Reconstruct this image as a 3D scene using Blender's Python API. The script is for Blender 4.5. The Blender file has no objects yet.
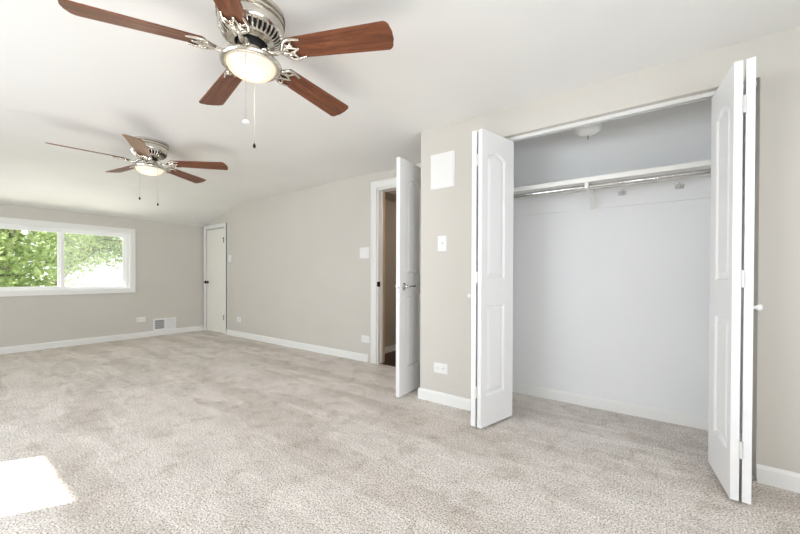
import bpy, bmesh, math, random
from mathutils import Vector, Matrix
random.seed(7)
scn = bpy.context.scene
COL = scn.collection
PI = math.pi

# ------------------------------------------------------------------ camera
H = 1.06
yaw, pitch, roll = 0.6252, -0.0075, 0.0033
F = Vector((-math.sin(yaw), math.cos(yaw), 0)); R_ = Vector((math.cos(yaw), math.sin(yaw), 0)); U = Vector((0, 0, 1))
F2 = F*math.cos(pitch) + U*math.sin(pitch); U2 = U*math.cos(pitch) - F*math.sin(pitch)
R3 = R_*math.cos(roll) + U2*math.sin(roll); U3 = U2*math.cos(roll) - R_*math.sin(roll)
cd = bpy.data.cameras.new('camera'); cam = bpy.data.objects.new('camera', cd); COL.objects.link(cam)
m = Matrix.Identity(4)
for i in range(3):
    m[i][0] = R3[i]; m[i][1] = U3[i]; m[i][2] = -F2[i]
m.translation = Vector((0, 0, H))
cam.matrix_world = m
cd.sensor_width = 36; cd.lens = 348.32/800*36; cd.shift_y = (278.09-267)/800; cd.clip_start = 0.02; cd.clip_end = 300
scn.camera = cam

# ------------------------------------------------------------------ world, sun, window light, exposure
W = bpy.data.worlds.new('world'); scn.world = W; W.use_nodes = True
bg = W.node_tree.nodes['Background']; bg.inputs[0].default_value = (0.93, 0.97, 1.0, 1); bg.inputs[1].default_value = 1.7
sd = bpy.data.lights.new('sun', 'SUN'); sd.energy = 16; sd.angle = 0.009; sd.color = (1, 0.98, 0.95)
sun = bpy.data.objects.new('sun', sd); COL.objects.link(sun)
hd = Vector((0.5, 0.866, 0)); SUN_EL = math.radians(34)
sdir = hd*math.cos(SUN_EL) - Vector((0, 0, 1))*math.sin(SUN_EL)
sun.rotation_euler = sdir.to_track_quat('-Z', 'Y').to_euler()

def area(name, loc, direction, sx, sy, power, color=(0.95, 0.98, 1.0)):
    d = bpy.data.lights.new(name, 'AREA'); d.shape = 'RECTANGLE'; d.size = sx; d.size_y = sy; d.energy = power; d.color = color
    o = bpy.data.objects.new(name, d); COL.objects.link(o); o.location = loc
    o.rotation_euler = Vector(direction).to_track_quat('-Z', 'Y').to_euler()
    return o
# daylight arriving through the south wall windows behind the camera
area('daylight_south_window', (-2.1, -2.02, 1.35), (0, 1, 0.0), 1.5, 1.0, 54, (0.80, 0.885, 1.0))
area('daylight_sunny_window', (-3.89, -2.02, 1.35), (0, 1, 0.0), 0.74, 1.0, 27, (0.80, 0.885, 1.0))
area('east_fill', (1.62, 0.3, 1.35), (-1, 0, 0), 1.6, 1.0, 31, (0.80, 0.885, 1.0))  # fill lamp added on the unseen east side to brighten the room
area('lawn_bounce_fill', (-8.3, 1.23, 0.1), (1, 0, 0.95), 2.4, 1.2, 80, (1.0, 0.945, 0.88))  # added lamp below the sill outside, standing in for light off the ground
# the photographer's flash beside the camera
fl = bpy.data.lights.new('camera_flash', 'POINT'); fl.energy = 15; fl.shadow_soft_size = 0.09; fl.color = (0.97, 0.98, 1.0)
flo = bpy.data.objects.new('camera_flash', fl); COL.objects.link(flo); flo.location = (-0.13, 0.05, 1.42)
scn.view_settings.view_transform = 'Standard'; scn.view_settings.look = 'None'
scn.view_settings.exposure = 0.0; scn.view_settings.gamma = 1.0; scn.view_settings.use_curve_mapping = False
scn.cycles.use_denoising = True
scn.cycles.max_bounces = 12; scn.cycles.diffuse_bounces = 8; scn.cycles.transparent_max_bounces = 16

# ------------------------------------------------------------------ materials
MATS = {}
def srgb(r, g, b):
    f = lambda v: (v/255/12.92) if v/255 <= 0.04045 else ((v/255+0.055)/1.055)**2.4
    return (f(r), f(g), f(b), 1)
def mat(name, col, rough=0.6, metal=0.0, spec=0.5):
    mt = bpy.data.materials.new(name); mt.use_nodes = True
    b = mt.node_tree.nodes['Principled BSDF']
    b.inputs['Base Color'].default_value = col; b.inputs['Roughness'].default_value = rough
    b.inputs['Metallic'].default_value = metal; b.inputs['Specular IOR Level'].default_value = spec
    MATS[name] = mt; return mt
def nd(mt, t, **kw):
    n = mt.node_tree.nodes.new(t)
    for k, v in kw.items(): setattr(n, k, v)
    return n
def lk(mt, a, b): mt.node_tree.links.new(a, b)
def noise(mt, coord, scale, detail=3, rough=0.5, stretch=None, rot=0):
    mp = nd(mt, 'ShaderNodeMapping'); lk(mt, coord, mp.inputs[0])
    if stretch: mp.inputs['Scale'].default_value = stretch
    mp.inputs['Rotation'].default_value = (0, 0, rot)
    n = nd(mt, 'ShaderNodeTexNoise'); n.inputs['Scale'].default_value = scale; n.inputs['Detail'].default_value = detail
    n.inputs['Roughness'].default_value = rough
    lk(mt, mp.outputs[0], n.inputs['Vector']); return n
def ramp(mt, fac, stops):
    r = nd(mt, 'ShaderNodeValToRGB'); e = r.color_ramp.elements
    e[0].position, e[0].color = stops[0]; e[1].position, e[1].color = stops[-1]
    for p, c in stops[1:-1]:
        x = e.new(p); x.color = c
    lk(mt, fac, r.inputs[0]); return r
def bump(mt, fac, strength, dist):
    b = nd(mt, 'ShaderNodeBump'); b.inputs['Strength'].default_value = strength; b.inputs['Distance'].default_value = dist
    lk(mt, fac, b.inputs['Height']); lk(mt, b.outputs[0], mt.node_tree.nodes['Principled BSDF'].inputs['Normal']); return b
def painted(name, col, rough=0.6, bscale=350, bstr=0.08, var=0.015):
    mt = mat(name, col, rough)
    tc = nd(mt, 'ShaderNodeTexCoord')
    n2 = noise(mt, tc.outputs['Object'], 1.5, 2)
    c0 = tuple(max(0, c*(1-var)) for c in col[:3])+(1,); c1 = tuple(min(1, c*(1+var)) for c in col[:3])+(1,)
    r = ramp(mt, n2.outputs['Fac'], [(0.3, c0), (0.7, c1)])
    lk(mt, r.outputs[0], mt.node_tree.nodes['Principled BSDF'].inputs['Base Color'])
    n = noise(mt, tc.outputs['Object'], bscale, 2); bump(mt, n.outputs['Fac'], bstr, 0.001)
    return mt
M_wall = painted('wall_paint', srgb(209, 205, 197), 0.75)
M_ceil = painted('ceiling_paint', srgb(238, 238, 236), 0.85, 120, 0.15)
M_closet = painted('closet_paint', srgb(237, 238, 239), 0.7)
M_trim = painted('trim_paint', srgb(238, 238, 236), 0.38, 60, 0.03, 0.004)
M_door = painted('door_paint', srgb(241, 241, 241), 0.35, 90, 0.04, 0.004)
M_slab = painted('flat_door_paint', srgb(241, 239, 232), 0.45, 60, 0.04, 0.004)
M_shelf = painted('shelf_paint', srgb(236, 235, 230), 0.5, 60, 0.04, 0.01)
M_plate = mat('white_plastic', srgb(238, 238, 237), 0.35)
M_dark = mat('dark_recess', srgb(40, 40, 40), 0.6)
M_vinyl = mat('white_vinyl', srgb(246, 247, 247), 0.35)
M_hallw = painted('hall_paint', srgb(170, 160, 148), 0.8)
M_chrome = mat('polished_chrome', srgb(205, 205, 205), 0.15, 1.0)
M_blackmetal = mat('aged_bronze', srgb(45, 38, 30), 0.35, 0.8)
M_hinge = mat('painted_hinge', srgb(228, 228, 226), 0.35)
M_chain = mat('bead_chain', srgb(176, 170, 158), 0.4)
M_black = mat('black_motor', srgb(18, 17, 16), 0.5)
M_closetlamp = mat('frosted_plastic', srgb(236, 236, 234), 0.35)
M_clear = mat('clear_plastic', srgb(212, 212, 210), 0.15)
M_bark = painted('bark', srgb(118, 104, 88), 0.9, 30, 0.5, 0.25)
M_lawn = painted('lawn', srgb(105, 130, 70), 0.95, 8, 0.4, 0.25)

# brushed nickel
M_nickel = mat('brushed_nickel', srgb(196, 190, 180), 0.2, 1.0)
tc = nd(M_nickel, 'ShaderNodeTexCoord'); n = noise(M_nickel, tc.outputs['Object'], 40, 2, 0.5, (1, 1, 12))
r = ramp(M_nickel, n.outputs['Fac'], [(0.3, srgb(200, 194, 184)), (0.7, srgb(230, 226, 218))]); lk(M_nickel, r.outputs[0], M_nickel.node_tree.nodes['Principled BSDF'].inputs['Base Color'])
# walnut
M_wood = mat('walnut_veneer', srgb(120, 70, 42), 0.38)
tc = nd(M_wood, 'ShaderNodeTexCoord')
n = noise(M_wood, tc.outputs['Object'], 5, 7, 0.68, (0.7, 9, 9)); n.inputs['Distortion'].default_value = 0.8
r = ramp(M_wood, n.outputs['Fac'], [(0.27, srgb(58, 29, 17)), (0.43, srgb(98, 54, 33)), (0.58, srgb(126, 74, 46)), (0.78, srgb(158, 102, 70))])
lk(M_wood, r.outputs[0], M_wood.node_tree.nodes['Principled BSDF'].inputs['Base Color'])
n2 = noise(M_wood, tc.outputs['Object'], 60, 3, 0.6, (0.6, 9, 9)); bump(M_wood, n2.outputs['Fac'], 0.15, 0.001)
# dark hall wood
M_hallfloor = mat('dark_floorboards', srgb(52, 34, 24), 0.4)
tc = nd(M_hallfloor, 'ShaderNodeTexCoord'); n = noise(M_hallfloor, tc.outputs['Object'], 6, 5, 0.6, (8, 1, 1))
r = ramp(M_hallfloor, n.outputs['Fac'], [(0.3, srgb(38, 24, 17)), (0.7, srgb(74, 48, 34))]); lk(M_hallfloor, r.outputs[0], M_hallfloor.node_tree.nodes['Principled BSDF'].inputs['Base Color'])
M_stain = mat('stained_wood', srgb(110, 66, 40), 0.45)
tc = nd(M_stain, 'ShaderNodeTexCoord'); n = noise(M_stain, tc.outputs['Object'], 8, 5, 0.6, (8, 8, 0.8))
r = ramp(M_stain, n.outputs['Fac'], [(0.3, srgb(86, 50, 30)), (0.7, srgb(140, 88, 56))]); lk(M_stain, r.outputs[0], M_stain.node_tree.nodes['Principled BSDF'].inputs['Base Color'])
M_tanwood = mat('pale_wood', srgb(205, 172, 128), 0.5)
tc = nd(M_tanwood, 'ShaderNodeTexCoord'); n = noise(M_tanwood, tc.outputs['Object'], 8, 4, 0.6, (8, 8, 0.8))
r = ramp(M_tanwood, n.outputs['Fac'], [(0.3, srgb(196, 160, 116)), (0.7, srgb(218, 188, 146))]); lk(M_tanwood, r.outputs[0], M_tanwood.node_tree.nodes['Principled BSDF'].inputs['Base Color'])

# carpet: speckled cut pile with brushed lighter and darker tracks
M_carpet = mat('cut_pile_carpet', srgb(190, 180, 168), 0.95, 0, 0.1)
mt = M_carpet; tc = nd(mt, 'ShaderNodeTexCoord'); oc = tc.outputs['Object']
fine = noise(mt, oc, 125, 3, 0.85); fr = ramp(mt, fine.outputs['Fac'], [(0.38, srgb(112, 101, 91)), (0.455, srgb(206, 198, 190)), (0.54, srgb(243, 237, 231)), (0.62, srgb(255, 254, 252))])
big = noise(mt, oc, 2.2, 5, 0.62, (1.0, 1.6, 1), 0.4); br = ramp(mt, big.outputs['Fac'], [(0.34, (0.88, 0.87, 0.86, 1)), (0.5, (0.98, 0.975, 0.97, 1)), (0.66, (1.04, 1.04, 1.04, 1))])
mid = noise(mt, oc, 7, 6, 0.72); mid.inputs['Distortion'].default_value = 0.6; mr = ramp(mt, mid.outputs['Fac'], [(0.35, (0.79, 0.76, 0.72, 1)), (0.47, (0.96, 0.95, 0.94, 1)), (0.75, (1.05, 1.05, 1.05, 1))])
trk = noise(mt, oc, 1.5, 3, 0.5, (0.30, 2.2, 1), 0.12); tr = ramp(mt, trk.outputs['Fac'], [(0.40, (0.89, 0.875, 0.855, 1)), (0.475, (0.96, 0.955, 0.95, 1)), (0.50, (1.07, 1.07, 1.07, 1)), (0.525, (0.98, 0.98, 0.98, 1)), (0.62, (1.02, 1.02, 1.02, 1))])
prev = fr.outputs[0]
for x in (br, mr, tr):
    mx = nd(mt, 'ShaderNodeMix', data_type='RGBA', blend_type='MULTIPLY'); mx.inputs[0].default_value = 1.0
    lk(mt, prev, mx.inputs[6]); lk(mt, x.outputs[0], mx.inputs[7]); prev = mx.outputs[2]
lk(mt, prev, mt.node_tree.nodes['Principled BSDF'].inputs['Base Color'])
ad = nd(mt, 'ShaderNodeMath', operation='ADD'); lk(mt, fine.outputs['Fac'], ad.inputs[0]); lk(mt, mid.outputs['Fac'], ad.inputs[1])
bump(mt, ad.outputs[0], 0.8, 0.005)

# lamp glass: lit frosted bowl
M_glow = bpy.data.materials.new('lit_frosted_glass'); M_glow.use_nodes = True
b = M_glow.node_tree.nodes['Principled BSDF']; b.inputs['Base Color'].default_value = srgb(120, 112, 98); b.inputs['Roughness'].default_value = 0.3
lw = nd(M_glow, 'ShaderNodeLayerWeight'); lw.inputs[0].default_value = 0.35
rr = ramp(M_glow, lw.outputs['Facing'], [(0.25, (1.0, 0.95, 0.84, 1)), (0.55, (1.0, 0.88, 0.66, 1)), (0.85, (0.95, 0.55, 0.22, 1))]); lk(M_glow, rr.outputs[0], b.inputs['Emission Color'])
b.inputs['Emission Strength'].default_value = 0.85
# pane glass and insect screen
M_pane = bpy.data.materials.new('pane_glass'); M_pane.use_nodes = True; nt = M_pane.node_tree; nt.nodes.clear()
o_ = nt.nodes.new('ShaderNodeOutputMaterial'); tb = nt.nodes.new('ShaderNodeBsdfTransparent'); gb = nt.nodes.new('ShaderNodeBsdfGlossy'); gb.inputs['Roughness'].default_value = 0.02
mx = nt.nodes.new('ShaderNodeMixShader'); mx.inputs[0].default_value = 0.05
nt.links.new(tb.outputs[0], mx.inputs[1]); nt.links.new(gb.outputs[0], mx.inputs[2]); nt.links.new(mx.outputs[0], o_.inputs[0])
M_screen = bpy.data.materials.new('insect_mesh'); M_screen.use_nodes = True; nt = M_screen.node_tree; nt.nodes.clear()
o_ = nt.nodes.new('ShaderNodeOutputMaterial'); tb = nt.nodes.new('ShaderNodeBsdfTransparent'); db = nt.nodes.new('ShaderNodeBsdfTranslucent'); db.inputs[0].default_value = (0.75, 0.76, 0.77, 1)
mx = nt.nodes.new('ShaderNodeMixShader'); mx.inputs[0].default_value = 0.16
nt.links.new(tb.outputs[0], mx.inputs[1]); nt.links.new(db.outputs[0], mx.inputs[2]); nt.links.new(mx.outputs[0], o_.inputs[0])
# leaves
M_leaf = mat('leaf', srgb(110, 150, 60), 0.5)
mt = M_leaf; tc = nd(mt, 'ShaderNodeTexCoord'); n = noise(mt, tc.outputs['Object'], 3.5, 3)
r = ramp(mt, n.outputs['Fac'], [(0.3, srgb(118, 142, 80)), (0.5, srgb(176, 196, 122)), (0.68, srgb(226, 232, 180))])
pb = mt.node_tree.nodes['Principled BSDF']; lk(mt, r.outputs[0], pb.inputs['Base Color'])
tl = nd(mt, 'ShaderNodeBsdfTranslucent'); lk(mt, r.outputs[0], tl.inputs[0]); mx = nd(mt, 'ShaderNodeMixShader'); mx.inputs[0].default_value = 0.45
lk(mt, pb.outputs[0], mx.inputs[1]); lk(mt, tl.outputs[0], mx.inputs[2]); lk(mt, mx.outputs[0], mt.node_tree.nodes['Material Output'].inputs[0])

# ------------------------------------------------------------------ mesh helpers
def link(name, bm, material, parent=None, smooth=False, bevel=0):
    bmesh.ops.recalc_face_normals(bm, faces=bm.faces[:])
    me = bpy.data.meshes.new(name); bm.to_mesh(me); bm.free(); me.materials.append(material)
    if smooth:
        for p in me.polygons: p.use_smooth = True
    o = bpy.data.objects.new(name, me); COL.objects.link(o); o.parent = parent
    if bevel:
        md = o.modifiers.new('bevel', 'BEVEL'); md.width = bevel; md.segments = 2; md.limit_method = 'ANGLE'
    if smooth: 
        try: me.set_sharp_from_angle(angle=math.radians(38))
        except Exception: pass
    return o
def NB(): return bmesh.new()
def box(bm, a, b):
    x0, y0, z0 = a; x1, y1, z1 = b
    vs = [bm.verts.new(p) for p in ((x0,y0,z0),(x1,y0,z0),(x1,y1,z0),(x0,y1,z0),(x0,y0,z1),(x1,y0,z1),(x1,y1,z1),(x0,y1,z1))]
    for f in ((0,1,2,3),(4,5,6,7),(0,1,5,4),(1,2,6,5),(2,3,7,6),(3,0,4,7)): bm.faces.new([vs[i] for i in f])
def prism(bm, poly, axis, c0, c1):
    def mk(u, v, c): return (u, c, v) if axis == 'y' else ((c, u, v) if axis == 'x' else (u, v, c))
    A = [bm.verts.new(mk(u, v, c0)) for u, v in poly]; B = [bm.verts.new(mk(u, v, c1)) for u, v in poly]
    bm.faces.new(A); bm.faces.new(B)
    for i in range(len(poly)):
        j = (i+1) % len(poly); bm.faces.new((A[i], A[j], B[j], B[i]))
def lathe(bm, prof, seg=40, c=(0, 0, 0)):
    rings = []
    for r, z in prof:
        if r < 1e-5: rings.append([bm.verts.new((c[0], c[1], c[2]+z))])
        else: rings.append([bm.verts.new((c[0]+r*math.cos(2*PI*i/seg), c[1]+r*math.sin(2*PI*i/seg), c[2]+z)) for i in range(seg)])
    for a, b in zip(rings, rings[1:]):
        for i in range(seg):
            j = (i+1) % seg
            if len(a) == 1 and len(b) == 1: continue
            if len(a) == 1: bm.faces.new((a[0], b[i], b[j]))
            elif len(b) == 1: bm.faces.new((a[i], a[j], b[0]))
            else: bm.faces.new((a[i], a[j], b[j], b[i]))
def tube(bm, pts, rad, seg=10, cap=True):
    pts = [Vector(p) for p in pts]; n = len(pts)
    rads = rad if isinstance(rad, (list, tuple)) else [rad]*n
    up = None; rings = []
    for i, p in enumerate(pts):
        d = (pts[min(i+1, n-1)] - pts[max(i-1, 0)]).normalized()
        if up is None: up = d.orthogonal().normalized()
        up = (up - d*up.dot(d))
        up = up.normalized() if up.length > 1e-6 else d.orthogonal().normalized()
        s = d.cross(up)
        rings.append([bm.verts.new(p + (up*math.cos(2*PI*k/seg) + s*math.sin(2*PI*k/seg))*rads[i]) for k in range(seg)])
    for a, b in zip(rings, rings[1:]):
        for k in range(seg): bm.faces.new((a[k], a[(k+1) % seg], b[(k+1) % seg], b[k]))
    if cap: bm.faces.new(rings[0]); bm.faces.new(rings[-1])
def smooth_path(pts, n=6):
    pts = [Vector(p) for p in pts]; out = []
    for i in range(len(pts)-1):
        p0 = pts[max(i-1, 0)]; p1 = pts[i]; p2 = pts[i+1]; p3 = pts[min(i+2, len(pts)-1)]
        for k in range(n):
            t = k/n
            out.append(0.5*((2*p1)+(p2-p0)*t+(2*p0-5*p1+4*p2-p3)*t*t+(3*p1-p0-3*p2+p3)*t**3))
    out.append(pts[-1]); return out
def ball(bm, c, r, sz=1.0, seg=12):
    lathe(bm, [(r*math.sin(PI*i/8), -r*sz*math.cos(PI*i/8)) for i in range(9)], seg, c)
def thing(name, label, cat, loc=(0, 0, 0), rotz=0, group=None):
    o = bpy.data.objects.new(name, None); COL.objects.link(o); o.empty_display_size = 0.05
    o.location = loc; o.rotation_euler = (0, 0, rotz); o['label'] = label; o['category'] = cat
    if group: o['group'] = group
    return o
def tag(o, label, cat, group=None):
    o['label'] = label; o['category'] = cat
    if group: o['group'] = group
    return o
def struct(name, bm, m_, parent=None, **kw):
    o = link(name, bm, m_, parent, **kw)
    if parent is None: o['kind'] = 'structure'
    return o
def sthing(name, loc=(0, 0, 0), rotz=0):
    o = bpy.data.objects.new(name, None); COL.objects.link(o); o.location = loc; o.rotation_euler = (0, 0, rotz); o['kind'] = 'structure'; o.empty_display_size = 0.05
    return o

# ------------------------------------------------------------------ room shell
XW, YL, YC, YB = -6.965, 3.22, 2.54, 3.19
ZC, ZK = 2.289, 1.990
XE, YS = 1.5, -1.9
T = 0.11
CH = [(-5.45, ZC), (-5.80, 2.272), (XW, ZK)]          # ceiling bends near the window wall
bm = NB(); box(bm, (XW-0.02, YS-0.1, -0.12), (XE+0.1, YL+0.03, 0)); struct('floor', bm, M_carpet)
bm = NB(); box(bm, (-3.2, YL+0.03, -0.12), (-0.9, 5.6, -0.006)); struct('floor_hall', bm, M_hallfloor)
bm = NB(); prism(bm, [(XE+0.1, ZC), CH[0], CH[1], (XW-0.12, ZK-0.03), (XW-0.12, ZK+0.1), (-5.8, 2.40), (XE+0.1, 2.42)], 'y', YS-0.12, 5.6); struct('ceiling', bm, M_ceil)

def zc(x):
    if x >= -5.45: return ZC
    if x >= -5.80: return ZC + (2.272-ZC)*(-5.45-x)/0.35
    return 2.272 + (ZK-2.272)*(-5.80-x)/(-5.80-XW)
def wall_y(name, y0, y1, x0, x1, holes, m_):
    """wall along x with the ceiling profile on top; holes = (x0,x1,z0,z1)"""
    bm = NB(); xs = sorted(set([x0, x1, -5.45, -5.80] + [v for h_ in holes for v in h_[:2]])); xs = [x for x in xs if x0 <= x <= x1]
    for a, b in zip(xs, xs[1:]):
        hs = [h_ for h_ in holes if h_[0] <= a+1e-6 and h_[1] >= b-1e-6]
        if hs:
            h_ = hs[0]
            if h_[2] > 0.01: prism(bm, [(a, 0), (b, 0), (b, h_[2]), (a, h_[2])], 'y', y0, y1)
            prism(bm, [(a, h_[3]), (b, h_[3]), (b, zc(b)), (a, zc(a))], 'y', y0, y1)
        else: prism(bm, [(a, 0), (b, 0), (b, zc(b)), (a, zc(a))], 'y', y0, y1)
    bmesh.ops.remove_doubles(bm, verts=bm.verts[:], dist=1e-4)
    return struct(name, bm, m_)
# doorway to the hall and the small corner door are cut into the long wall
DX0, DX1, DZ = -2.652, -1.795, 2.085
KX0, KX1, KZ = -6.855, -6.195, 1.912
wall_y('wall_north', YL, YL+T, XW-0.1, -1.505, [(DX0, DX1, 0, DZ), (KX0, KX1, 0, KZ)], M_wall)
OX0, OX1, OZ = -1.10, 0.447, 2.087
bm = NB()
box(bm, (-1.615, YC, 0), (OX0, YC+T, ZC)); box(bm, (OX1, YC, 0), (XE, YC+T, ZC)); box(bm, (OX0, YC, OZ), (OX1, YC+T, ZC))
box(bm, (-1.615, YC+T, 0), (-1.515, YL, ZC))
struct('wall_closet_front', bm, M_wall)
bm = NB(); box(bm, (-1.515, YB, 0), (0.72, YB+0.14, ZC)); struct('wall_closet_back', bm, M_closet)
bm = NB(); box(bm, (-1.515, YC+T, 0), (-1.503, YB, ZC)); struct('wall_closet_left', bm, M_closet)
bm = NB(); box(bm, (0.62, YC+T, 0), (0.72, YB, ZC)); struct('wall_closet_right', bm, M_closet)
# window wall
WY0, WY1, WZ0, WZ1 = 0.40, 2.058, 0.822, 1.752
bm = NB()
box(bm, (XW-0.14, YS-0.1, 0), (XW, WY0, ZK)); box(bm, (XW-0.14, WY1, 0), (XW, YL+T, ZK))
box(bm, (XW-0.14, WY0, 0), (XW, WY1, WZ0)); box(bm, (XW-0.14, WY0, WZ1), (XW, WY1, ZK)); struct('wall_west', bm, M_wall)
# unseen overhang added outside the window to block direct sun
bm = NB(); prism(bm, [(XW-0.12, ZK-0.08), (XW-0.75, ZK-0.16), (XW-0.75, ZK-0.04), (XW-0.12, ZK+0.12)], 'y', YS-0.5, 5.6); struct('trim_sun_blocker', bm, M_trim)
# walls behind the camera with their windows, the east one added for light
SW = [(-4.27, -3.51, 0.85, 1.885), (-2.85, -1.35, 0.85, 1.885)]
wall_y('wall_south', YS-0.1, YS, XW-0.1, XE+0.1, SW, M_wall)
bm = NB(); box(bm, (XE, YS, 0), (XE+0.1, -0.5, ZC)); box(bm, (XE, 1.1, 0), (XE+0.1, YC+T, ZC)); box(bm, (XE, -0.5, 0), (XE+0.1, 1.1, 0.85)); box(bm, (XE, -0.5, 1.885), (XE+0.1, 1.1, ZC))
struct('wall_east', bm, M_wall)
# hall beyond the open door
bm = NB(); box(bm, (-3.06, YL+T, -0.006), (-2.96, 5.5, ZC)); struct('wall_hall_left', bm, M_hallw)
bm = NB(); box(bm, (-3.06, 5.5, -0.006), (-0.9, 5.6, ZC)); struct('wall_hall_end', bm, M_hallw)
bm = NB(); box(bm, (-1.2, YL+T, -0.006), (-1.1, 5.5, ZC)); struct('wall_hall_right', bm, M_hallw)
bm = NB(); box(bm, (-2.96, YL+T, 2.10), (-2.68, 5.5, ZC)); struct('trim_hall_soffit', bm, M_hallw)
bm = NB(); box(bm, (-2.96, YL+T, -0.006), (-2.945, 4.0, 0.075)); struct('baseboard_hall', bm, M_trim)
hl = bpy.data.lights.new('hall_fill', 'POINT'); hl.energy = 13; hl.color = (1, 0.88, 0.74); hl.shadow_soft_size = 0.1  # unseen point light added to brighten the hall
hlo = bpy.data.objects.new('hall_fill', hl); COL.objects.link(hlo); hlo.location = (-1.7, 4.5, 1.9)
bm = NB(); box(bm, (-2.962, 4.02, -0.006), (-2.935, 4.12, 2.10)); box(bm, (-2.962, 4.92, -0.006), (-2.935, 5.02, 2.10)); box(bm, (-2.962, 4.12, 2.02), (-2.935, 4.92, 2.10)); box(bm, (-2.965, 4.12, -0.006), (-2.95, 4.92, 2.02)); struct('door_3', bm, M_stain, bevel=0.003)

# baseboards (moulded profile)
def bb(name, x0, y0, x1, y1, nx, ny, hgt=0.092, th=0.014):
    """runs from (x0,y0) to (x1,y1) on the wall face, nx,ny = into the room"""
    prof = [(0, 0), (th, 0), (th, hgt-0.018), (th*0.75, hgt-0.008), (th*0.35, hgt), (0, hgt)]
    bm = NB(); A = [bm.verts.new((x0+nx*d, y0+ny*d, z)) for d, z in prof]; B = [bm.verts.new((x1+nx*d, y1+ny*d, z)) for d, z in prof]
    bm.faces.new(A); bm.faces.new(B)
    for i in range(6): j = (i+1) % 6; bm.faces.new((A[i], A[j], B[j], B[i]))
    return struct(name, bm, M_trim)
bb('baseboard_north', -6.115, YL, DX0-0.145, YL, 0, -1)
bb('baseboard_west', XW, YS, XW, YL, 1, 0)
bb('baseboard_closet_left', -1.6145, YC, OX0-0.04, YC, 0, -1)
bb('baseboard_closet_right', OX1, YC, XE, YC, 0, -1)
bb('baseboard_closet_side', -1.615, YC-0.014, -1.615, YL, -1, 0)
bb('baseboard_closet_back', -1.503, YB, 0.62, YB, 0, -1, 0.085, 0.012)
bb('baseboard_south', XW, YS, XE, YS, 0, 1)
bb('baseboard_east', XE, YS, XE, YC, -1, 0)
bb('baseboard_strip', -1.715, YL, -1.63, YL, 0, -1)

# casings and jambs
def casing_y(name, x0, x1, z1, w, y, out=-1, th=0.016, m_=None):
    """door casing on a wall of constant y around opening x0..x1"""
    bm = NB(); ya, yb = sorted((y, y+out*th))
    prism(bm, [(x0-w, 0), (x0, 0), (x0, z1), (x1, z1), (x1, 0), (x1+w, 0), (x1+w, z1+w), (x0-w, z1+w)], 'y', ya, yb)
    ya, yb = sorted((y, y+out*(th+0.006)))
    prism(bm, [(x0-w, 0), (x0-w+0.02, 0), (x0-w+0.02, z1+w-0.02), (x1+w-0.02, z1+w-0.02), (x1+w-0.02, 0), (x1+w, 0), (x1+w, z1+w), (x0-w, z1+w)], 'y', ya, yb)
    return struct(name, bm, m_ or M_trim, bevel=0.003)
casing_y('trim_hall_door', DX0-0.010, DX1+0.0, 2.098, 0.085, YL)
bm = NB()
box(bm, (DX0-0.009, YL-0.004, -0.004), (DX0+0.010, YL+T+0.01, DZ)); box(bm, (DX0+0.010, YL-0.004, DZ-0.010), (DX1-0.01, YL+T+0.01, DZ+0.010)); box(bm, (DX1-0.014, YL-0.004, -0.004), (DX1+0.02, YL+T+0.01, DZ))
box(bm, (DX0+0.010, YL+0.045, -0.004), (DX0+0.018, YL+0.078, DZ-0.010))
jamb = struct('trim_hall_jamb', bm, M_trim, bevel=0.002)
bm = NB(); box(bm, (DX0+0.010, YL+0.080, 0.0), (DX0+0.014, YL+T+0.012, DZ-0.010)); struct('trim_hall_edge', bm, M_tanwood)
bm = NB(); box(bm, (DX0-0.006, YL-0.0065, 0.925), (DX0+0.0125, YL-0.0042, 0.985)); box(bm, (DX0+0.0102, YL-0.0042, 0.925), (DX0+0.0125, YL+0.03, 0.985)); link('strike_plate', bm, M_blackmetal, jamb)
bm = NB(); box(bm, (DX0, YL+0.02, -0.01), (DX1, YL+0.05, 0.003)); struct('trim_threshold', bm, M_hallfloor)

casing_y('trim_corner_door', -6.862, -6.192, 1.918, 0.068, YL)

# ------------------------------------------------------------------ window_1
w1 = sthing('window_1', (XW, (WY0+WY1)/2, WZ0))
def wpart(name, bm, m_, parent=w1, **kw):
    o = link(name, bm, m_, parent, **kw); 
    return o
yc_, zc_ = (WY0+WY1)/2, WZ0
def ring_x(bm, x0, x1, ya, yb, za, zb, w, wb=None):
    wb = wb or w
    box(bm, (x0, ya, za), (x1, ya+w, zb)); box(bm, (x0, yb-w, za), (x1, yb, zb)); box(bm, (x0, ya+w, za), (x1, yb-w, za+wb)); box(bm, (x0, ya+w, zb-w), (x1, yb-w, zb))
L = lambda x, y, z: (x, y-yc_, z-zc_)
def ringL(bm, x0, x1, ya, yb, za, zb, w, wb=None): ring_x(bm, x0, x1, ya-yc_, yb-yc_, za-zc_, zb-zc_, w, wb)
bm = NB(); ringL(bm, 0, 0.018, WY0-0.06, WY1+0.062, WZ0-0.06, WZ1+0.06, 0.062); ringL(bm, 0.018, 0.026, WY0-0.06, WY1+0.062, WZ0-0.06, WZ1+0.06, 0.02); wpart('window_casing', bm, M_trim, bevel=0.003)
bm = NB(); ringL(bm, -0.13, 0.0, WY0, WY1, WZ0, WZ1, 0.012); wpart('window_jamb', bm, M_trim)
bm = NB(); ringL(bm, -0.115, -0.045, WY0+0.012, WY1-0.012, WZ0+0.012, WZ1-0.012, 0.03, 0.028); ringL(bm, -0.06, -0.045, WY0+0.04, WY1-0.04, WZ0+0.038, WZ1-0.04, 0.010); wpart('window_frame', bm, M_vinyl, bevel=0.003)
ymid = 1.235
s1y = (WY0+0.042, ymid+0.035); s2y = (ymid-0.035, WY1-0.042); sz = (WZ0+0.04, WZ1-0.042)
bm = NB(); ringL(bm, -0.075, -0.05, s1y[0], s1y[1], sz[0], sz[1], 0.042, 0.025)
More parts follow.
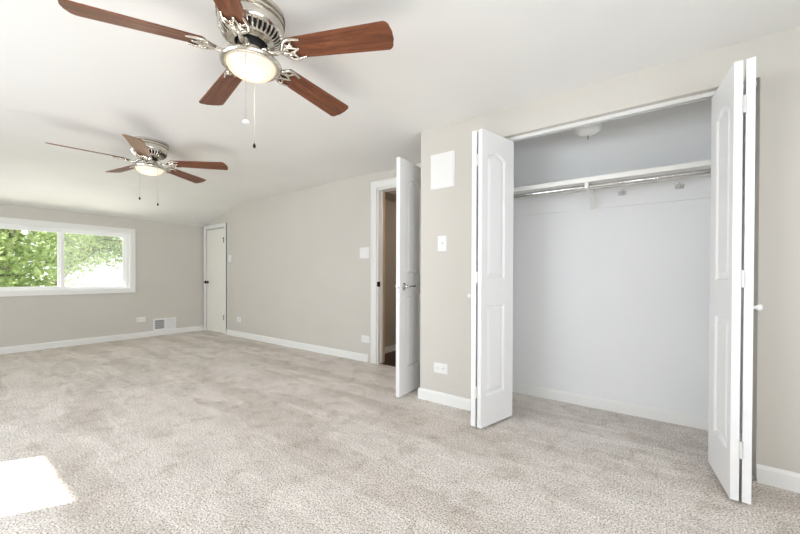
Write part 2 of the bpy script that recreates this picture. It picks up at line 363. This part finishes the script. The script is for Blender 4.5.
sash = wpart('sliding_sash', bm, M_vinyl, bevel=0.004)
bm = NB(); box(bm, L(-0.064, s1y[0]+0.04, sz[0]+0.02), L(-0.060, s1y[1]-0.04, sz[1]-0.04)); link('pane', bm, M_pane, sash)
bm = NB(); box(bm, L(-0.05, ymid-0.012, 1.50), L(-0.038, ymid+0.012, 1.545)); box(bm, L(-0.05, ymid-0.012, 1.02), L(-0.038, ymid+0.012, 1.065)); link('sash_latch', bm, M_vinyl, sash, bevel=0.002)
bm = NB(); ringL(bm, -0.105, -0.080, s2y[0], s2y[1], sz[0], sz[1], 0.038, 0.025)
sash2 = wpart('sliding_sash', bm, M_vinyl, bevel=0.004)
bm = NB(); box(bm, L(-0.094, s2y[0]+0.036, sz[0]+0.02), L(-0.090, s2y[1]-0.036, sz[1]-0.036)); link('pane', bm, M_pane, sash2)
scr = NB(); v = [scr.verts.new(L(-0.112, a, b_)) for a, b_ in ((s2y[0], sz[0]), (s2y[1], sz[0]), (s2y[1], sz[1]), (s2y[0], sz[1]))]; scr.faces.new(v); wpart('insect_screen', scr, M_screen)
# windows behind the camera: frames and panes
for i, (a, b_, z0, z1) in enumerate(SW):
    w = sthing('window_%d' % (i+2), ((a+b_)/2, YS-0.05, z0)); hw = (b_-a)/2; hh = z1-z0
    bm = NB(); c = 0.001
    for bx in (((-hw-0.06, 0.05, -0.06), (-hw, 0.066, hh+0.06)), ((hw, 0.05, -0.06), (hw+0.06, 0.066, hh+0.06)), ((-hw, 0.05, -0.06), (hw, 0.066, 0)), ((-hw, 0.05, hh), (hw, 0.066, hh+0.06))): box(bm, *bx)
    link('window_casing', bm, M_trim, w)
w = sthing('window_4', (XE+0.05, 0.3, 0.85)); bm = NB(); ring_x(bm, -0.066, -0.05, -0.86, 0.86, -0.06, 1.095, 0.06); link('window_casing', bm, M_trim, w)  # unseen east window, put in for the added fill light

# ------------------------------------------------------------------ panelled doors
def offset_loop(pts, d):
    n = len(pts); out = []
    for i in range(n):
        a, b_, c = Vector(pts[i-1]), Vector(pts[i]), Vector(pts[(i+1) % n])
        e1 = (b_-a).normalized(); e2 = (c-b_).normalized()
        n1 = Vector((-e1.y, e1.x)); n2 = Vector((-e2.y, e2.x))
        k = (n1+n2); k = k/max(0.3, k.dot(n1)) if k.length > 1e-6 else n1
        out.append((b_+k*d)[:])
    return out
def arch_loop(x0, x1, z0, z1, rise, n=10):
    pts = [(x0, z0), (x1, z0), (x1, z1)]
    if rise > 0:
        for i in range(1, n):
            t = i/n; x = x1+(x0-x1)*t; pts.append((x, z1+rise*math.sin(PI*t)**1.0))
    pts.append((x0, z1)); return pts
def door_leaf(w, h, th, panels):
    """slab from x=0..w, y=-th/2..th/2, z=0..h with moulded panels on both faces"""
    bm = NB()
    corners = {}
    for sgn in (-1, 1):
        y = sgn*th/2
        def V(p, d=0.0): return bm.verts.new((p[0], y-sgn*d, p[1]))
        outer = [V(p) for p in ((0, 0), (w, 0), (w, h), (0, h))]; corners[sgn] = outer
        edges = [bm.edges.new((outer[i], outer[(i+1) % 4])) for i in range(4)]
        for (x0, x1, z0, z1, rise) in panels:
            loop = arch_loop(x0, x1, z0, z1, rise)
            depths = [(0, 0), (0.005, 0.004), (0.012, 0.012), (0.022, 0.012), (0.040, 0.003)]
            rings = [[V(p, dp) for p in offset_loop(loop, off)] for off, dp in depths]
            n = len(loop)
            edges += [bm.edges.new((rings[0][i], rings[0][(i+1) % n])) for i in range(n)]
            for a, b_ in zip(rings, rings[1:]):
                for i in range(n): j = (i+1) % n; bm.faces.new((a[i], a[j], b_[j], b_[i]))
            bm.faces.new(rings[-1])
        bmesh.ops.triangle_fill(bm, use_beauty=True, use_dissolve=False, edges=edges)
    for i in range(4):
        j = (i+1) % 4; bm.faces.new((corners[-1][i], corners[-1][j], corners[1][j], corners[1][i]))
    return bm
# hall door, standing open: hinged on the right jamb, swings into the room
HW = 0.80
ang = math.atan2(2.405-3.205, -1.765+1.812)
d1 = sthing('door_1', (-1.806, 3.205, 0.015), ang)
d1['label'] = 'white four-panel interior door standing open into the room'
link('door_leaf', door_leaf(HW, 2.055, 0.036, [(a_, a_+0.245, z0_, z1_, r_) for a_ in (HW-0.12-0.245, 0.12) for z0_, z1_, r_ in ((0.215, 0.875, 0), (1.055, 1.865, 0.045))]), M_door, d1)
def lever(s, dr):
    bm = NB()
    b2 = NB(); lathe(b2, [(0, 0), (0.031, 0), (0.032, 0.006), (0.024, 0.012), (0.012, 0.016), (0.011, 0.040), (0, 0.040)], 24)
    for v in b2.verts: v.co = Vector((v.co.x, s*(v.co.z), v.co.y))
    me = bpy.data.meshes.new('tmp'); b2.to_mesh(me); b2.free(); bm.from_mesh(me); bpy.data.meshes.remove(me)
    tube(bm, smooth_path([(0, s*0.036, 0), (0, s*0.048, 0), (dr*0.02, s*0.054, 0), (dr*0.06, s*0.052, 0.004), (dr*0.095, s*0.050, -0.004), (dr*0.115, s*0.05, 0.006)], 5), 0.0075, 10)
    return bm
for s in (-1, 1):
    o = link('lever_handle', lever(s, -1), M_chrome, d1, smooth=True); o.location = (HW-0.065, s*0.018, 0.95)
    o['label'] = 'polished lever handle with round rose'
bm = NB(); box(bm, (HW-0.001, -0.013, 0.905), (HW+0.0015, 0.013, 0.975)); box(bm, (HW+0.001, -0.007, 0.932), (HW+0.011, 0.007, 0.95)); link('latch_plate', bm, M_chrome, d1)
bm = NB()
for z in (0.2, 1.0, 1.85):
    tube(bm, [(-0.004, -0.022, z-0.045), (-0.004, -0.022, z+0.045)], 0.006, 10)
link('hinge', bm, M_chrome, d1, smooth=True)

# corner door, flat slab
d2 = sthing('door_2', (KX0, YL, 0.012))
bm = NB(); box(bm, (0.008, -0.004, 0), (KX1-KX0-0.012, 0.032, 1.888)); link('door_leaf', bm, M_slab, d2, bevel=0.002)
bm = NB(); box(bm, (-0.02, 0.0, -0.012), (0.004, T, KZ-0.012)); box(bm, (KX1-KX0-0.006, 0.0, -0.012), (KX1-KX0+0.02, T, KZ-0.012)); box(bm, (0.0, 0.0, 1.893), (KX1-KX0, T, KZ+0.0)); box(bm, (0.0, 0.034, 0), (KX1-KX0, 0.05, 1.893)); link('door_jamb', bm, M_trim, d2)
bm = NB(); lathe(bm, [(0, 0), (0.027, 0), (0.027, 0.005), (0.011, 0.010), (0.011, 0.026), (0.024, 0.036), (0.028, 0.048), (0.022, 0.060), (0, 0.064)], 20)
o = link('door_knob', bm, M_blackmetal, d2, smooth=True); o.rotation_euler = (PI/2, 0, 0); o.location = (0.055, -0.004, 0.912)
for z in (0.285, 1.672):
    bm = NB(); W_ = KX1-KX0-0.010
    box(bm, (W_-0.022, -0.008, -0.042), (W_+0.006, -0.003, 0.042)); tube(bm, [(W_, -0.012, -0.046), (W_, -0.012, 0.046)], 0.007, 10)
    if z > 1: box(bm, (W_-0.05, -0.009, 0.03), (W_-0.01, -0.003, 0.042))
    o = link('hinge', bm, M_blackmetal, d2); o.location = (0, 0, z)
    o['label'] = 'dark bronze hinge'

# bifold closet doors
LW, LT, LH = 0.372, 0.031, 2.035
def add_leaf(root, p_near, p_far, side):
    """leaf centre line between the two plan points (root space)"""
    a = Vector(p_near); b_ = Vector(p_far); dd = (b_-a)
    o = link('door_leaf', door_leaf(dd.length, LH, LT, [(0.055, dd.length-0.105, 0.21, 0.835, 0), (0.055, dd.length-0.105, 1.02, 1.868, 0.038)]), M_door, root)
    o.location = (a.x, a.y, 0); o.rotation_euler = (0, 0, math.atan2(dd.y, dd.x)); return o
def bifold(nm, label, fold, inner_far, outer_far, gap, s, loc):
    """fold = plan point of the folded joint in front of the closet; s=+1 inner leaf lies towards +x"""
    root = thing(nm, label, 'closet door', (loc[0], loc[1], 0.02))
    q = lambda p: (p[0]-loc[0], p[1]-loc[1])
    fi = (fold[0]+s*gap, fold[1]); fo = (fold[0]-s*gap, fold[1])
    li = add_leaf(root, q(fi), q(inner_far), 1); lo = add_leaf(root, q(fo), q(outer_far), -1)
    for z in (0.24, 1.03, 1.83):
        bm = NB(); fx, fy = q(fold)
        box(bm, (fx-0.0085, fy-0.003, z-0.038), (fx+0.0085, fy+0.001, z+0.038)); tube(bm, [(fx, fy-0.005, z-0.04), (fx, fy-0.005, z+0.04)], 0.0055, 10)
        link('hinge', bm, M_hinge, root)
    # pivot pin at the top of the outer leaf and guide pin at the top of the inner leaf
    bm = NB()
    for p in (inner_far, outer_far):
        x, y = q(p); dx, dy = fold[0]-p[0], fold[1]-p[1]; l = math.hypot(dx, dy); x += dx/l*0.03; y += dy/l*0.03
        tube(bm, [(x, y, LH-0.01), (x, y, LH+0.018)], 0.005, 8)
    link('pivot_pin', bm, M_chrome, root)
    return root
LFOLD = (-0.971, 2.243); gL = 0.0215
bl = bifold('bifold_door', 'white folded bifold closet door left of the closet opening, next to the light switch', LFOLD, (-0.849, 2.596), (-1.066, 2.598), gL, 1, (-0.97, 2.42))
def knob(root, loc, rot):
    bm = NB(); lathe(bm, [(0, 0), (0.009, 0), (0.007, 0.010), (0.011, 0.016), (0.0165, 0.022), (0.017, 0.028), (0.012, 0.034), (0, 0.036)], 20)
    o = link('knob', bm, M_plate, root, smooth=True); o.location = loc; o.rotation_euler = rot; return o
knob(bl, (-1.008-0.002+0.97, 2.265-2.42, 0.898), (0, -PI/2, 0))
RFOLD = (0.3405, 2.222); gR = 0.0205
br_ = bifold('bifold_door', 'white folded bifold closet door on the right side of the closet, nearest the camera', RFOLD, (0.281, 2.605), (0.408, 2.605), gR, -1, (0.34, 2.42))
knob(br_, (0.379-0.34, 2.262-2.42, 0.898), (0, PI/2, 0))

# sliding track under the header
bm = NB(); x0, x1 = OX0+0.003, OX1-0.003; y0, y1 = 2.583, 2.617
box(bm, (x0, y0, OZ-0.003), (x1, y1, OZ)); box(bm, (x0, y0, OZ-0.024), (x1, y0+0.004, OZ-0.003)); box(bm, (x0, y1-0.004, OZ-0.024), (x1, y1, OZ-0.003))
box(bm, (x0, y0+0.004, OZ-0.024), (x1, y0+0.010, OZ-0.021)); box(bm, (x0, y1-0.010, OZ-0.024), (x1, y1-0.004, OZ-0.021))
tag(link('closet_door_track', bm, M_hinge), 'long white metal track under the closet header carrying the folding doors', 'door track')

# ------------------------------------------------------------------ closet fittings
bm = NB(); box(bm, (-1.503, 2.835, 1.748), (0.62, YB, 1.770)); box(bm, (-1.503, 2.827, 1.738), (0.62, 2.835, 1.772)); tag(link('closet_shelf', bm, M_shelf, bevel=0.002), 'long white shelf running across the closet above the hanging rod', 'shelf')
cl = NB(); box(cl, (-1.503, YB-0.018, 1.600), (0.62, YB, 1.748)); box(cl, (-1.503, 2.85, 1.63), (-1.485, YB-0.018, 1.748)); box(cl, (0.602, 2.85, 1.63), (0.62, YB-0.018, 1.748)); struct('trim_closet_cleat', cl, M_closet, bevel=0.002)
rod = NB(); tube(rod, [(-1.485, 2.868, 1.712), (0.602, 2.868, 1.712)], 0.0155, 20); tag(link('closet_rod', rod, M_chrome, smooth=True), 'shiny chrome hanging rod running under the closet shelf', 'closet rod')
bk = thing('shelf_bracket', 'cream metal bracket holding shelf and rod in the middle of the closet', 'bracket', (-0.385, YB-0.018, 1.60))
bm = NB(); box(bm, (-0.014, -0.004, -0.03), (0.014, 0, 0.145)); link('wall_plate', bm, M_shelf, bk, bevel=0.001)
bm = NB()
for i in range(1):
    pts = smooth_path([(0, -0.005, 0.0), (0, -0.03, 0.012), (0, -0.13, 0.06), (0, -0.25, 0.105), (0, -0.31, 0.125)], 5)
    for a, b_ in zip(pts, pts[1:]):
        prism(bm, [(a.y, a.z-0.006), (b_.y, b_.z-0.006), (b_.y, b_.z+0.006), (a.y, a.z+0.006)], 'x', -0.009, 0.009)
box(bm, (-0.009, -0.34, 0.134), (0.009, -0.004, 0.1365)); link('arm', bm, M_shelf, bk)
bm = NB(); pts = [(-0.304+0.021*math.cos(a), 0.112+0.021*math.sin(a)) for a in [math.radians(t) for t in range(-200, 31, 15)]]
for a, b_ in zip(pts, pts[1:]):
    tube(bm, [(0, a[0], a[1]), (0, b_[0], b_[1])], 0.004, 8)
box(bm, (-0.012, -0.345, 0.095), (0.012, -0.330, 0.1365)); link('rod_cradle', bm, M_shelf, bk)
def clear_hook(x, label):
    t = thing('wall_hook', label, 'hook', (x, YB-0.018, 1.70), 0, 'clear hooks on the closet cleat')
    bm = NB(); box(bm, (-0.024, -0.004, -0.020), (0.024, 0, 0.016)); link('back_plate', bm, M_clear, t, bevel=0.002)
    bm = NB()
    tube(bm, smooth_path([(0, -0.004, 0.028), (0, -0.010, 0.0), (0, -0.022, -0.018), (0, -0.036, -0.008), (0, -0.038, 0.008)], 4), 0.004, 8)
    for s in (-1, 1): tube(bm, smooth_path([(s*0.014, -0.004, 0.0), (s*0.018, -0.014, -0.012), (s*0.022, -0.026, -0.012), (s*0.024, -0.030, 0.004)], 4), 0.0032, 8)
    link('prongs', bm, M_clear, t, smooth=True)
clear_hook(-0.185, 'small clear triple coat hook on closet wall, the one nearer the bracket')
clear_hook(0.157, 'small clear triple coat hook on closet wall, nearest the right folded door')
lamp = thing('closet_ceiling_light', 'round white unlit globe light on the closet ceiling', 'ceiling light', (-0.383, 2.87, ZC))
bm = NB(); lathe(bm, [(0, 0), (0.062, 0), (0.064, -0.02), (0.045, -0.05), (0.040, -0.062), (0, -0.062)], 28); link('lamp_base', bm, M_plate, lamp, smooth=True)
bm = NB(); lathe(bm, [(0.040, -0.055), (0.062, -0.068), (0.085, -0.095), (0.094, -0.13), (0.086, -0.165), (0.060, -0.19), (0.03, -0.2), (0, -0.203)], 32); link('globe', bm, M_closetlamp, lamp, smooth=True)
bm = NB(); tube(bm, [(0, -0.0, -0.2), (0, 0, -0.222)], 0.0025, 6); ball(bm, (0, 0, -0.226), 0.004); link('finial', bm, M_blackmetal, lamp)

# ------------------------------------------------------------------ plates on the walls
def plate(w, h, t=0.006):
    bm = NB(); prism(bm, [(-w/2, -h/2), (w/2, -h/2), (w/2, h/2), (-w/2, h/2)], 'y', -t, 0); return bm
def outlet(loc, rotz, label, w=0.128, h=0.084):
    t = thing('wall_outlet', label, 'outlet', loc, rotz, 'white horizontal wall outlets')
    link('cover_plate', plate(w, h), M_plate, t, bevel=0.0015)
    for s in (-1, 1):
        bm = NB(); prism(bm, [(s*0.026+0.0165*math.cos(a)*0.95, 0.0165*math.sin(a)) for a in [2*PI*i/16 for i in range(16)]], 'y', -0.008, -0.006)
        f = link('socket', bm, M_plate, t)
        bm = NB(); cx = s*0.026
        for dz in (-0.006, 0.006): box(bm, (cx-0.004+0.003, -0.0085, dz-0.001), (cx+0.004+0.003, -0.008, dz+0.001))
        box(bm, (cx-0.010, -0.0085, -0.002), (cx-0.006, -0.008, 0.002)); link('slots', bm, M_dark, f)
    return t
outlet((-1.411, YC, 0.292), 0, 'white horizontal double outlet low on the wall left of the closet')
outlet((-2.841, YL, 0.278), 0, 'white horizontal double outlet low on the long wall beside the open door')
outlet((-5.713, YL, 0.298), 0, 'white double outlet low on the long wall next to the corner door')
outlet((XW, 2.198, 0.305), PI/2, 'white double outlet under the window wall, beside the floor level air vent')
def switch(loc, rotz, label, w, h, gangs, rocker=False):
    t = thing('light_switch', label, 'light switch', loc, rotz)
    link('cover_plate', plate(w, h), M_plate, t, bevel=0.0015)
    for g in range(gangs):
        cx = (g-(gangs-1)/2)*0.046
        if rocker:
            bm = NB(); prism(bm, [(-0.010, -0.033), (-0.006, -0.033), (-0.006, 0.033), (-0.008, 0.033)], 'x', cx-0.016, cx+0.016)
        else:
            bm = NB(); prism(bm, [(-0.006, -0.010), (-0.017, 0.004), (-0.016, 0.009), (-0.006, 0.008)], 'x', cx-0.005, cx+0.005)
        link('rocker' if rocker else 'toggle', bm, M_plate, t)
    for g in range(gangs):
        cx = (g-(gangs-1)/2)*0.046
        for sz_ in (-1, 1):
            bm = NB(); prism(bm, [(cx+0.003*math.cos(a), sz_*h*0.36+0.003*math.sin(a)) for a in [2*PI*i/8 for i in range(8)]], 'y', -0.007, -0.006); link('screw', bm, M_hinge, t)
    return t
switch((-1.402, YC, 1.326), 0, 'white single toggle light switch on the wall left of the closet', 0.082, 0.126, 1)
switch((-2.862, YL, 1.336), 0, 'white double rocker light switch on the long wall beside the open door', 0.150, 0.134, 2, True)
switch((-6.010, YL, 1.348), 0, 'small white single switch on the long wall beside the corner door', 0.082, 0.126, 1)
pn = thing('access_panel', 'square white cover panel high on the wall left of the closet', 'access panel', (-1.402, YC, 1.926))
link('panel_frame', plate(0.226, 0.290, 0.006), M_plate, pn, bevel=0.0015)
link('panel_cover', plate(0.198, 0.262, 0.009), M_plate, pn, bevel=0.002)

# air register on the window wall
rg = thing('air_register', 'white louvred air vent low on the window wall, near the corner door', 'air vent', (XW, 2.554, 0.192), PI/2)
rw, rh = 0.358, 0.204
bm = NB(); y0, y1 = -0.010, 0
box(bm, (-rw/2, y0, -rh/2), (rw/2, y1, -rh/2+0.026)); box(bm, (-rw/2, y0, rh/2-0.026), (rw/2, y1, rh/2)); box(bm, (-rw/2, y0, -rh/2+0.026), (-rw/2+0.024, y1, rh/2-0.026)); box(bm, (rw/2-0.024, y0, -rh/2+0.026), (rw/2, y1, rh/2-0.026)); box(bm, (-0.012, y0, -rh/2+0.026), (0.012, y1, rh/2-0.026))
link('register_frame', bm, M_plate, rg, bevel=0.002)
bm = NB(); box(bm, (-rw/2+0.02, -0.002, -rh/2+0.02), (rw/2-0.02, -0.0005, rh/2-0.02)); link('duct_opening', bm, M_dark, rg)
for side, (xa, xb) in enumerate(((-rw/2+0.024, -0.012), (0.012, rw/2-0.024))):
    bm = NB(); n = 13
    for i in range(n):
        x = xa+(i+0.5)*(xb-xa)/n; tilt = 0.0010 if side == 0 else 0.0055
        sgn = -1
        prism(bm, [(x-tilt, -0.0025), (x-tilt+0.0012, -0.0025), (x+tilt+0.0012, -0.009), (x+tilt, -0.009)], 'z', -rh/2+0.026, rh/2-0.026)
    for z in (-0.035, 0, 0.035): box(bm, (xa, -0.0085, z-0.002), (xb, -0.006, z+0.002))
    link('louvres', bm, M_plate, rg)

# ------------------------------------------------------------------ ceiling fans (local z = 0 at the ceiling)
BR, BZ = 0.675, -0.185
def blade_mesh():
    bm = NB(); r0, r1 = 0.185, BR; top = []
    def hw(x):
        t = (x-r0)/(r1-r0); return 0.052+0.018*t
    out = []
    cr = 0.030
    out += [(r0+0.012, -hw(r0)), ]
    for i in range(9): x = r0+0.03+(r1-cr-r0-0.03)*i/8; out.append((x, -hw(x)))
    for i in range(1, 7): a = -PI/2+PI/2*i/6; out.append((r1-cr+cr*math.cos(a), -(hw(r1)-cr)+cr*math.sin(a)))
    out += [(r1+0.006, -0.02), (r1+0.006, 0.02)]
    for i in range(7): a = PI/2*i/6; out.append((r1-cr+cr*math.cos(a), (hw(r1)-cr)+cr*math.sin(a)))
    for i in range(8, -1, -1): x = r0+0.03+(r1-cr-r0-0.03)*i/8; out.append((x, hw(x)))
    out += [(r0+0.012, hw(r0)), (r0, 0.03), (r0, -0.03)]
    prism(bm, out, 'z', -0.003, 0.003); return bm
def iron_mesh():
    """cast scroll arm: bar from the hub that forks into leaf-like curls under the blade"""
    bm = NB()
    tube(bm, smooth_path([(0.062, 0, 0.012), (0.085, 0, 0.006), (0.108, 0, -0.016), (0.135, 0, -0.018), (0.160, 0, -0.010)], 6), [0.0125-0.0025*i/24 for i in range(25)], 10)
    for s in (-1, 1):
        tube(bm, smooth_path([(0.150, 0, -0.012), (0.168, s*0.018, -0.011), (0.186, s*0.042, -0.010), (0.215, s*0.051, -0.010), (0.262, s*0.044, -0.009)], 6), [0.0100-0.0050*i/24 for i in range(25)], 10)
        tube(bm, smooth_path([(0.222, s*0.050, -0.010), (0.212, s*0.030, -0.011), (0.194, s*0.022, -0.011), (0.186, s*0.034, -0.011)], 5), [0.006-0.002*i/15 for i in range(16)], 8)
        tube(bm, smooth_path([(0.160, 0, -0.011), (0.180, s*0.012, -0.011), (0.205, s*0.013, -0.011), (0.238, 0, -0.009)], 5), 0.0058, 8)
        ball(bm, (0.212, s*0.020, -0.008), 0.0065)
    ball(bm, (0.238, 0, -0.008), 0.0065); ball(bm, (0.158, 0, -0.012), 0.012, 0.8)
    return bm
def pull_chain(root, x, y, z0, z1, fob, label=None):
    bm = NB(); tube(bm, [(0, 0, 0), (0, 0, z1-z0)], 0.0011, 6)
    n = int((z0-z1)/0.009)
    for i in range(n): 
        b2 = 0.0021; c = (0, 0, -(i+0.5)*0.009)
        lathe(bm, [(0, -b2), (b2, 0), (0, b2)], 5, c)
    o = link('pull_chain', bm, M_chain, root); o.location = (x, y, z0)
    bm = NB()
    if fob == 'disc': lathe(bm, [(0, 0), (0.006, -0.001), (0.0135, -0.007), (0.0145, -0.012), (0.010, -0.017), (0, -0.018)], 18)
    else: lathe(bm, [(0, 0.006), (0.003, 0.004), (0.0065, -0.004), (0.0075, -0.011), (0.005, -0.018), (0, -0.020)], 14)
    f = link('chain_fob', bm, M_plate if fob == 'disc' else M_blackmetal, o, smooth=True); f.location = (0, 0, z1-z0)
    return o
def fan(label, loc, phase, chains, power):
    t = thing('ceiling_fan', label, 'ceiling fan', loc, 0, 'flush mounted ceiling fans')
    bm = NB()
    lathe(bm, [(0.0, 0), (0.150, 0), (0.152, -0.006), (0.152, -0.018), (0.140, -0.022), (0.140, -0.029), (0.149, -0.032), (0.150, -0.041), (0.139, -0.044), (0.139, -0.050), (0.145, -0.053), (0.144, -0.078), (0.141, -0.088), (0.135, -0.096), (0.128, -0.099)], 56)
    link('motor_housing', bm, M_nickel, t, smooth=True)
    bm = NB(); lathe(bm, [(0.128, -0.098), (0.104, -0.118), (0.078, -0.130), (0.062, -0.131), (0.060, -0.172), (0.0, -0.172)], 40); link('motor_core', bm, M_black, t, smooth=True)
    bm = NB(); n = 36
    for i in range(n):
        a = 2*PI*i/n; c_, s_ = math.cos(a), math.sin(a)
        pts = [(0.134, -0.094), (0.127, -0.110), (0.115, -0.123), (0.100, -0.131)]
        tube(bm, [(r_*c_, r_*s_, z) for r_, z in pts], 0.0048, 6)
    lathe(bm, [(0.104, -0.124), (0.104, -0.135), (0.092, -0.139), (0.074, -0.145), (0.070, -0.140), (0.088, -0.131)], 40)
    g = link('vent_grille', bm, M_nickel, t, smooth=True)
    im = None
    for k in range(5):
        a = phase - k*2*PI/5
        if im is None:
            o = link('blade_iron', iron_mesh(), M_nickel, t, smooth=True); im = o.data
            b_ = link('blade', blade_mesh(), M_wood, t, bevel=0.001); bmh = b_.data
        else:
            o = bpy.data.objects.new('blade_iron', im); COL.objects.link(o); o.parent = t
            b_ = bpy.data.objects.new('blade', bmh); COL.objects.link(b_); b_.parent = t
            md = b_.modifiers.new('bevel', 'BEVEL'); md.width = 0.001; md.segments = 2; md.limit_method = 'ANGLE'
        for q in (o, b_):
            q.rotation_mode = 'XYZ'
            q.matrix_local = Matrix.Translation((0, 0, BZ)) @ Matrix.Rotation(a, 4, 'Z') @ Matrix.Rotation(PITCH, 4, 'X')
    bm = NB(); lathe(bm, [(0.0, -0.165), (0.050, -0.166), (0.054, -0.170), (0.054, -0.178), (0.048, -0.183), (0.048, -0.200), (0.054, -0.206), (0.085, -0.214), (0.118, -0.222), (0.131, -0.229), (0.136, -0.236), (0.135, -0.244), (0.128, -0.251), (0.117, -0.251), (0.110, -0.246), (0.106, -0.238), (0.0, -0.236)], 56)
    link('light_pan', bm, M_nickel, t, smooth=True)
    bm = NB(); prof = [(0.108*math.cos(i*PI/2/9), -0.245-0.055*math.sin(i*PI/2/9)) for i in range(10)]; prof[-1] = (0, -0.300)
    lathe(bm, prof, 48); gl = link('glass_bowl', bm, M_glow, t, smooth=True); gl['label'] = 'lit frosted glass bowl glowing warm white'
    for cx, cy, z0, z1, fb in chains: pull_chain(t, cx, cy, z0, z1, fb)
    ld = bpy.data.lights.new('fan_bulb', 'POINT'); ld.energy = power; ld.color = (1, 0.86, 0.68); ld.shadow_soft_size = 0.05
    lo = bpy.data.objects.new('fan_bulb', ld); COL.objects.link(lo); lo.location = (loc[0], loc[1], loc[2]-0.38)
    return t
PITCH = math.radians(-13)
fan('walnut five-blade ceiling fan with lit bowl, the large one nearest the camera', (-1.535, 0.925, ZC), 1.0643+PI,
    [(0.108, -0.091, -0.20, -0.558, 'disc'), (-0.08, 0.064, -0.215, -0.575, 'bob')], 2)
fan('walnut five-blade ceiling fan with lit bowl, the farther one near the window', (-3.80, 1.27, ZC), 1.4078+PI,
    [(0.03, -0.087, -0.215, -0.53, 'bob'), (0.11, 0.028, -0.215, -0.575, 'bob')], 2)

# ------------------------------------------------------------------ outside
bm = NB(); box(bm, (-45, -25, -3.3), (-7.2, 30, -3.2)); struct('ground_lawn', bm, M_lawn)
def tree(loc, label, crown, rad, clumps, per, seed, cs=0.34):
    """trunk and limbs reaching into clumps of leaves spread through an ellipsoid crown"""
    rnd = random.Random(seed)
    t = thing('leafy_tree', label, 'tree', loc, 0, 'trees outside the window')
    bm = NB(); c = Vector(crown); fork = Vector((c.x*0.6, c.y*0.6, max(1.6, c.z-rad[2]*1.0)))
    tube(bm, smooth_path([(0, 0, 0), (fork.x*0.3, fork.y*0.2, fork.z*0.5), fork], 5), [0.24-0.01*i for i in range(11)], 10)
    limbs = []
    for k in range(9):
        a = 2*PI*k/9+rnd.uniform(-.3, .3); e = rnd.uniform(-0.15, 0.9)
        q = c + Vector((math.cos(a)*rad[0]*0.55, math.sin(a)*rad[1]*0.55, rad[2]*e*0.6))
        m_ = (fork+q)/2 + Vector((rnd.uniform(-.2, .2), rnd.uniform(-.2, .2), -0.15))
        tube(bm, smooth_path([fork, m_, q], 5), [0.12-0.008*i for i in range(11)], 7); limbs.append((m_, q))
    pts = []
    for k in range(clumps):
        while True:
            v = Vector((rnd.uniform(-1, 1), rnd.uniform(-1, 1), rnd.uniform(-1, 1)))
            if 0.2 < v.length < 1: break
        p = c + Vector((v.x*rad[0], v.y*rad[1], v.z*rad[2])); pts.append(p)
        m_, q = min(limbs, key=lambda l: min((l[0]-p).length, (l[1]-p).length)); o_ = m_ if (m_-p).length < (q-p).length else q
        tube(bm, smooth_path([o_, (o_+p)/2+Vector((0, 0, rnd.uniform(-.1, .15))), p], 3), [0.035-0.004*i for i in range(7)], 5)
    link('trunk', bm, M_bark, t, smooth=True)
    bm = NB()
    for p0 in pts:
        k = rnd.uniform(0.7, 1.25)
        for i in range(int(per*k)):
            p = p0 + Vector((rnd.gauss(0, 1), rnd.gauss(0, 1), rnd.gauss(0, 0.55)))*cs*k
            s = rnd.uniform(0.04, 0.075); n = Vector((rnd.uniform(-1, 1), rnd.uniform(-1, 1), rnd.uniform(-0.2, 1.4))).normalized()
            a = n.orthogonal().normalized(); a.rotate(Matrix.Rotation(rnd.uniform(0, 6.28), 3, n)); b_ = n.cross(a)
            vs = [bm.verts.new(p + a*u*s + b_*v*s + n*w_*s) for u, v, w_ in ((-1, 0, 0), (-0.3, -0.55, 0.12), (0.5, -0.42, 0.1), (1.1, 0, -0.1), (0.5, 0.42, 0.1), (-0.3, 0.55, 0.12))]
            bm.faces.new((vs[0], vs[1], vs[2], vs[3])); bm.faces.new((vs[0], vs[3], vs[4], vs[5]))
    link('foliage', bm, M_leaf, t)
    return t
tree((-12.8, 0.4, -3.2), 'big sunlit leafy green tree outside the window, filling its left pane', (0.2, 0.3, 5.1), (1.5, 1.75, 2.6), 105, 150, 11)
tree((-17.6, 1.9, -3.2), 'leafy green tree farther off, seen through the right window pane', (0.3, 2.2, 6.3), (1.7, 2.0, 1.75), 75, 170, 5, 0.32)
